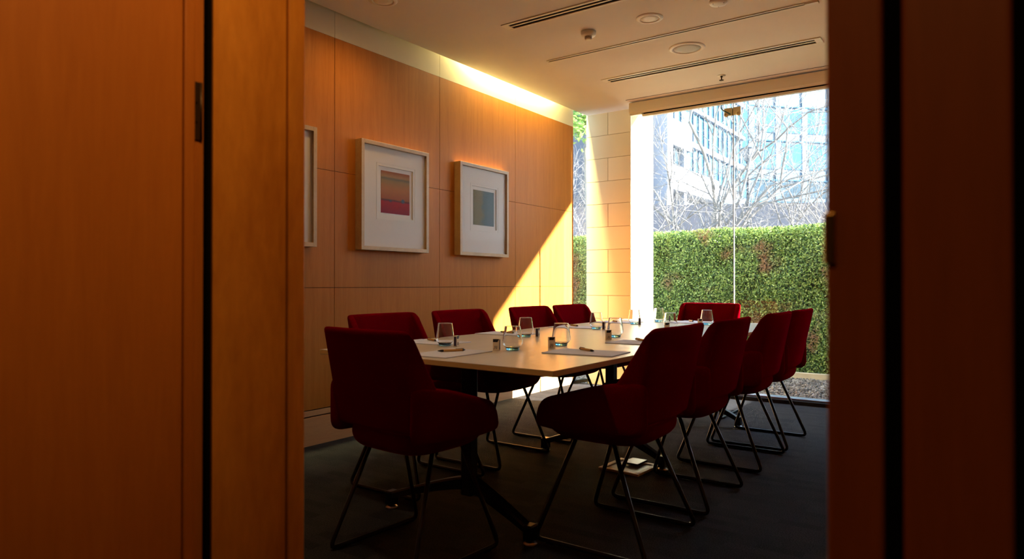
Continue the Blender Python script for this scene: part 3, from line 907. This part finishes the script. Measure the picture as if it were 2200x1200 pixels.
for _ in range(16000):
    x = rnd.uniform(6.12, 7.74); y = rnd.uniform(-.4, 4.6)
    if y < -.42 or 6.0 < x < 6.72 and 2.85 < y < 3.47: continue
    pebble(bm, x, y, -.018 + rnd.uniform(-.006, .006), rnd.uniform(.008, .019))
tag(from_bm('gravel', bm, M['gravel']), 'brown and grey gravel strip between the glass and the timber edging', 'gravel', kind='stuff')
tag(box('garden_soil_bed', 6.1, 9.2, -3.5, 8.2, -.04, -.024, simple('soil', (.16, .12, .08), .9, noise=.3, nscale=30)), **S)
k = tag(box('timber_edging', 7.76, 7.82, -3.4, 8, -.03, .045, M['kerb'], None, .006), 'pale timber edging board along the foot of the hedge', 'edging')

# hedge
hd = empty('clipped_hedge', (8.35, 2.3, -.03)); tag(hd, 'tall clipped green hedge with brown patches outside the window', 'hedge')
HX0, HX1, HY0, HY1, HZ = -.42, .42, -5.6, 5.6, 1.675
bm = bmesh.new(); add_box(bm, HX0 + .17, HX1, HY0, HY1, 0, HZ - .07); from_bm('branch_core', bm, M['hedge_core'], hd)
def leaf(bm, p, n, s, rnd):
    n = (Vector(n) + Vector((rnd.uniform(-.9, .9), rnd.uniform(-.9, .9), rnd.uniform(-.7, .9)))).normalized()
    a = n.orthogonal().normalized(); a.rotate(Matrix.Rotation(rnd.random() * 6.28, 3, n)); b = n.cross(a)
    p = Vector(p); fold = n * s * .18
    v = [bm.verts.new(p - a * s), bm.verts.new(p + b * s * .5 - fold * -1), bm.verts.new(p + a * s), bm.verts.new(p - b * s * .5 + fold)]
    bm.faces.new((v[0], v[1], v[2])); bm.faces.new((v[0], v[2], v[3]))
bm = bmesh.new()
rl = random.Random(11)
def bumpf(y, z): return .05 * math.sin(3.1 * y + 1.7 * z) * math.sin(4.3 * z - 1.3 * y) + .03 * math.sin(9 * y + 2) * math.sin(8 * z)
for _ in range(120000):
    # denser where the photo looks
    y = rl.uniform(-.5, 4.9) - 2.3 if rl.random() < .70 else rl.uniform(HY0, HY1)
    z = rl.uniform(.02, HZ + .01)
    d = rl.random() ** 1.5 * .11
    leaf(bm, (HX0 + bumpf(y, z) + d, y, z), (-1, 0, .25), rl.uniform(.009, .018), rl)
for _ in range(24000):
    y = rl.uniform(-.5, 4.9) - 2.3 if rl.random() < .7 else rl.uniform(HY0, HY1); x = rl.uniform(HX0, HX1)
    leaf(bm, (x, y, HZ - .02 + rl.uniform(-.03, .035) + .015 * math.sin(5 * y)), (-.2, 0, 1), rl.uniform(.009, .018), rl)
from_bm('foliage', bm, M['leaf'], hd)

# bare trees
def bare_tree(loc, h, seed, label, spread=.55, levels=5, r0=.09, stems=1, lean=0.0):
    r = random.Random(seed)
    t = empty('bare_tree', loc); tag(t, label, 'tree', 'leafless pale trees beyond the hedge')
    bt = bmesh.new(); bb = bmesh.new()
    def grow(bm, p, d, L, rad, lv):
        pts = [p.copy()]; dd = d.copy(); q = p.copy()
        nseg = 3
        for i in range(nseg):
            dd = (dd + Vector((r.uniform(-1, 1), r.uniform(-1, 1), r.uniform(-.3, .7))) * .20).normalized()
            q = q + dd * L / nseg; pts.append(q.copy())
        rr = [max(.0022, rad * (1 - .26 * i / nseg)) for i in range(nseg + 1)]
        add_tube(bm, pts, rr, 6 if lv < 3 else 4, cap=False)
        if lv >= levels: return
        for c in range(r.choice((2, 3, 3)) if lv else 6):
            ax = dd.orthogonal().normalized(); ax.rotate(Matrix.Rotation(r.random() * 6.28, 3, dd))
            nd = (dd + ax * r.uniform(spread * .7, spread * 1.7)).normalized()
            st = pts[-1] if c == 0 else pts[r.choice((1, 2, 3)) if lv else r.choice((1, 2, 3))]
            grow(bb, st, nd, L * r.uniform(.58, .82), rr[-1] * r.uniform(.62, .86), lv + 1)
    for s in range(stems):
        a = 6.28 * s / max(1, stems)
        grow(bt, Vector((0, 0, 0)), Vector((.14 * math.cos(a) * (stems > 1), lean + .16 * math.sin(a) * (stems > 1), 1)).normalized(), h * .34, r0, 0)
    from_bm('trunk', bt, M['bark'], t, True); from_bm('branches', bb, M['bark'], t, True)
    return t
bare_tree((13.2, 4.35, -.03), 7.4, 5, 'tallest leafless tree, its pale stems left of the glass joint', .6, 6, .060, 2)
bare_tree((12.0, 5.00, -.03), 5.2, 9, 'low leafless tree with spreading branches next to the white pier side', .85, 5, .034, 2, .1)
bare_tree((14.5, 3.35, -.03), 5.6, 21, 'thin leafless tree right of the lamp post before the blue building', .7, 5, .030, 2)
bare_tree((13.6, 2.55, -.03), 5.4, 33, 'slender leafless tree at the right end of the window view', .75, 5, .030, 2)
bare_tree((13.0, 7.55, -.03), 5.0, 41, 'leafless tree seen in the narrow gap left of the stone pier', .85, 5, .034, 2)

# leafy tree glimpsed in the gap by the stone pier
t = empty('leafy_tree', (11.2, 6.15, -.03)); tag(t, 'light green leafy tree at the top of the gap left of the stone pier', 'tree')
bm = bmesh.new(); add_tube(bm, [(0, 0, 0), (.05, .05, 1.8), (0, .1, 3.6)], [.08, .06, .03], 8); from_bm('trunk', bm, M['bark'], t, True)
bm = bmesh.new(); rr = random.Random(2)
for _ in range(1500):
    a = rr.random() * 6.28; e = rr.uniform(-.5, 1.2); d = rr.random() ** .5
    x, y, z = d * .8 * math.cos(a) * math.cos(e), d * .8 * math.sin(a) * math.cos(e), 4.0 + d * .8 * math.sin(e)
    leaf(bm, (x, y, z), (0, 0, 1), rr.uniform(.05, .09), rr)
from_bm('foliage', bm, M['leaf2'], t)

# street lamp
t = empty('street_lamp', (16.26, 4.71, -.03)); tag(t, 'grey street lamp with a flared lantern beyond the hedge', 'street lamp')
bm = bmesh.new(); add_tube(bm, [(0, 0, 0), (0, 0, 3.75), (0, 0, 3.93)], [.045, .036, .05], 12); from_bm('pole', bm, M['lampgrey'], t, True)
bm = bmesh.new(); add_lathe(bm, [(0, 3.90), (.055, 3.92), (.075, 3.97), (.165, 4.20), (.15, 4.21), (0, 4.21)], 24); from_bm('lantern', bm, M['lampglass'], t, True)
bm = bmesh.new(); add_lathe(bm, [(0, 4.205), (.172, 4.205), (.172, 4.225), (.10, 4.25), (0, 4.255)], 24); from_bm('cap', bm, M['lampgrey'], t, True)
bm = bmesh.new()
for kk in range(4):
    a = kk * PI / 2 + .4; add_tube(bm, [(.06 * math.cos(a), .06 * math.sin(a), 3.93), (.17 * math.cos(a), .17 * math.sin(a), 4.21)], .010, 6)
from_bm('strut', bm, M['lampgrey'], t)

# low concrete wall of the car park
def slab_between(name, a, b, th, z0, z1, mat):
    a, b = Vector(a), Vector(b); d = (b - a).normalized(); n = Vector((-d.y, d.x)) * th
    bm = bmesh.new(); add_prism(bm, [tuple(a), tuple(b), tuple(b + n), tuple(a + n)], 'z', z0, z1)
    return from_bm(name, bm, mat)
cwall = slab_between('concrete_wall', (19.0, 14.0), (24.6, 2.2), -.3, -.03, 3.60, M['concrete'])
tag(cwall, 'long grey concrete wall behind the leafless trees', 'wall')

# white building with window bands (its long face is parallel to the panelled wall)
wb = empty('white_building', (23.2, 9.6, -.03)); tag(wb, 'white rendered building with dark window bands behind the trees', 'building')
def wx(a, b, y0, y1, z0, z1, name, mat): return box(name, a - 23.2, b - 23.2, y0, y1, z0 + .03, z1 + .03, mat, wb)
wx(23.66, 33, .5, 9, 0, 14, 'core', M['bdark'])
wx(23.15, 23.66, -.05, .6, 0, 14, 'corner_column', M['bwhite'])
wx(22.0, 23.3, .6, 9, 0, 14, 'end_wall', M['bgrey'])
wx(23.66, 25.73, 0, .5, 6.16, 7.11, 'upper_spandrel', M['bwhite'])
wx(23.66, 25.73, 0, .5, 8.15, 14, 'upper_spandrel', M['bwhite'])
wx(25.73, 33, .06, .5, 6.42, 6.62, 'floor_slab', M['bwhite'])
wx(25.73, 33, .06, .5, 7.88, 8.02, 'floor_slab', M['bwhite'])
wx(25.73, 33, .06, .5, 9.4, 9.6, 'floor_slab', M['bwhite'])
wx(23.66, 28.80, -.03, .5, 4.50, 5.40, 'lower_spandrel', M['bwhite'])
wx(28.80, 33, .06, .5, 4.5, 5.1, 'lower_spandrel', M['bspan'])
for xx in (24.95, 28.9): wx(xx, xx + .25, .02, .5, 0, 4.5, 'undercroft_column', M['bwhite'])
wx(24.90, 25.12, 0, .5, 5.40, 6.16, 'mullion', M['bwhite'])
def wwin(a, b, z0, z1, mat, step):
    f = wx(a, b, .22, .5, z0, z1, 'window', mat)
    bm = bmesh.new(); x = a + step
    while x < b - .1:
        add_box(bm, x - 23.2 - .03, x - 23.2 + .03, .16, .24, z0 + .03, z1 + .03); x += step
    if bm.verts: from_bm('glazing_bar', bm, M['bspan'], f)
    else: bm.free()
wwin(23.66, 24.90, 5.40, 6.16, M['bglass_dark'], .7)
wwin(25.12, 25.73, 5.40, 6.16, M['bglass_dark'], .5)
wwin(25.73, 33, 5.40, 6.42, M['bglass'], .62)
wwin(23.66, 25.73, 7.11, 8.15, M['bglass'], .7)
wwin(25.73, 33, 6.62, 7.88, M['bglass'], .62)
wwin(25.73, 33, 8.02, 9.4, M['bglass'], .62)
wwin(25.73, 33, 9.6, 14, M['bglass'], .62)

# blue glazed building, facing the doorway
bb = empty('blue_building', (40.7, 11.77, -.03), math.atan2(-.70, .72)); tag(bb, 'pale blue glazed office building filling the window view at the right', 'building')
# local x runs along the facade (to the right), local y goes away from the viewer
def bx(a, b, y0, y1, z0, z1, name, mat, par=None): return box(name, a, b, y0, y1, z0 + .03, z1 + .03, mat, par or bb)
bx(-.05, 30, .13, 12, 0, 22, 'core', M['bspan'])
bx(-.45, -.05, -.05, 6, 0, 22, 'corner_fin', M['bglass'])
wins = [.44 + i * 1.745 for i in range(8)]
zr = [(6.2, 7.06), (7.86, 9.40), (10.04, 11.46), (13.2, 14.7), (15.6, 17.0)]
for zi, (z0, z1) in enumerate(zr):
    for i, x in enumerate(wins):
        wdt = 1.39
        f = bx(x, x + wdt, .09, .13, z0, z1, 'window', M['bglass'] if zi else M['bglass_dark'])
        bm = bmesh.new(); add_box(bm, x + wdt * .5 - .012, x + wdt * .5 + .012,   .078, .092, z0 + .03, z1 + .03)
        add_box(bm, x, x + wdt,   .078, .092, z0 + (z1 - z0) * .22 + .03, z0 + (z1 - z0) * .22 + .05)
        from_bm('glazing_bar', bm, M['bspan'], f)
for z in (5.9, 7.2, 9.55, 11.6, 13.05): bx(-.05, 15, .05, .13, z - .03, z + .03, 'string_course', M['bglass'])
for i in range(9): bx(.085 + i * 1.745, .44 + i * 1.745, .07, .13, 5.8, 22, 'pier_strip', M['bspan'])

# unseen low wall added to block sun from the floor by the window
tag(box('added_sun_block', 6.12, 7.74, -.62, -.5, -.03, .83, M['bwhite']), **S)
# unseen slab added and shaped to shade the top of the sunlit wall
bm = bmesh.new(); add_prism(bm, [(6.4, -8.5), (8.0, -8.5), (8.0, -1.35), (7.06, .78), (6.4, .78)], 'z', 3.63, 3.80)
tag(from_bm('added_shade_slab', bm, M['bwhite']), **S)

# ------------------------------------------------------------------ light
wd = bpy.data.worlds.new('sky'); scene.world = wd; wd.use_nodes = True
nt = wd.node_tree
bg = nt.nodes['Background']
tc = nt.nodes.new('ShaderNodeTexCoord'); sp = nt.nodes.new('ShaderNodeSeparateXYZ'); nt.links.new(tc.outputs['Generated'], sp.inputs[0])
rp = nt.nodes.new('ShaderNodeValToRGB'); rp.color_ramp.elements[0].color = (.80, .90, 1.0, 1); rp.color_ramp.elements[1].color = (.36, .58, .95, 1)
rp.color_ramp.elements[0].position = 0.0; rp.color_ramp.elements[1].position = .7
nt.links.new(sp.outputs['Z'], rp.inputs['Fac']); nt.links.new(rp.outputs['Color'], bg.inputs['Color'])
bg.inputs['Strength'].default_value = 6.5

def lamp(name, typ, loc, energy, color, **kw):
    l = bpy.data.lights.new(name, typ); l.energy = energy; l.color = color
    for k_, v in kw.items(): setattr(l, k_, v)
    o = bpy.data.objects.new(name, l); COL.objects.link(o); o.location = loc
    return o
s = lamp('sun', 'SUN', (8, -8, 8), 62.0, (1.0, .98, .98), angle=math.radians(.6))
s.rotation_euler = Vector((-1, 2.3, -.87)).to_track_quat('-Z', 'Y').to_euler()
c = lamp('cove_lamp', 'AREA', (4.85, 3.425, 2.95), 150, (1.0, .88, .42), shape='RECTANGLE', size=1.25, size_y=.04)
c.rotation_euler = (0, 0, 0)
for x, y, e, c_ in ((4.108, 1.818, 6, (1.0, .74, .44)), (2.91, 3.03, 20, (1.0, .58, .20)), (1.25, 1.95, 32, (1.0, .78, .52))):  # third has no fitting: added fill for table edge and cartons
    lamp('downlight_and_fill', 'SPOT', (x, y, H - .03), e, c_, spot_size=math.radians(165), spot_blend=1.0, shadow_soft_size=.06)
l = lamp('corridor_lamp_and_fill', 'SPOT', (.45, .15, 2.55), 74, (1.0, .56, .17), spot_size=math.radians(58), spot_blend=1.0, shadow_soft_size=.06)
l.rotation_euler = Vector((-.05, .91, -.95)).to_track_quat('-Z', 'Y').to_euler()
l = lamp('corridor_lamp_and_fill', 'SPOT', (-.9, .1, H - .08), 26, (1.0, .50, .16), spot_size=math.radians(55), spot_blend=1.0, shadow_soft_size=.08)  # added fill to brighten the right-hand door leaf
l.rotation_euler = Vector((1.5, -.28, -1.35)).to_track_quat('-Z', 'Y').to_euler()

# ------------------------------------------------------------------ camera
cam = bpy.data.cameras.new('camera'); co = bpy.data.objects.new('camera', cam); COL.objects.link(co)
yaw, pit = math.radians(35.36), math.radians(.3873)
F = Vector((math.cos(yaw) * math.cos(pit), math.sin(yaw) * math.cos(pit), math.sin(pit)))
R = Vector((math.sin(yaw), -math.cos(yaw), 0)); U = R.cross(F)
mw = Matrix(((R.x, U.x, -F.x, 0), (R.y, U.y, -F.y, 0), (R.z, U.z, -F.z, 1.0), (0, 0, 0, 1)))
co.matrix_world = mw
cam.sensor_width = 36; cam.lens = 36 * 1456.62 / 2200; cam.clip_start = .02; cam.clip_end = 300
cam.dof.use_dof = True; cam.dof.focus_distance = 4.2; cam.dof.aperture_fstop = 4.0
scene.camera = co

scene.view_settings.view_transform = 'Standard'
scene.view_settings.look = 'None'
scene.view_settings.gamma = 1.0
scene.view_settings.exposure = 0.0
scene.view_settings.use_curve_mapping = False
scene.cycles.caustics_reflective = False
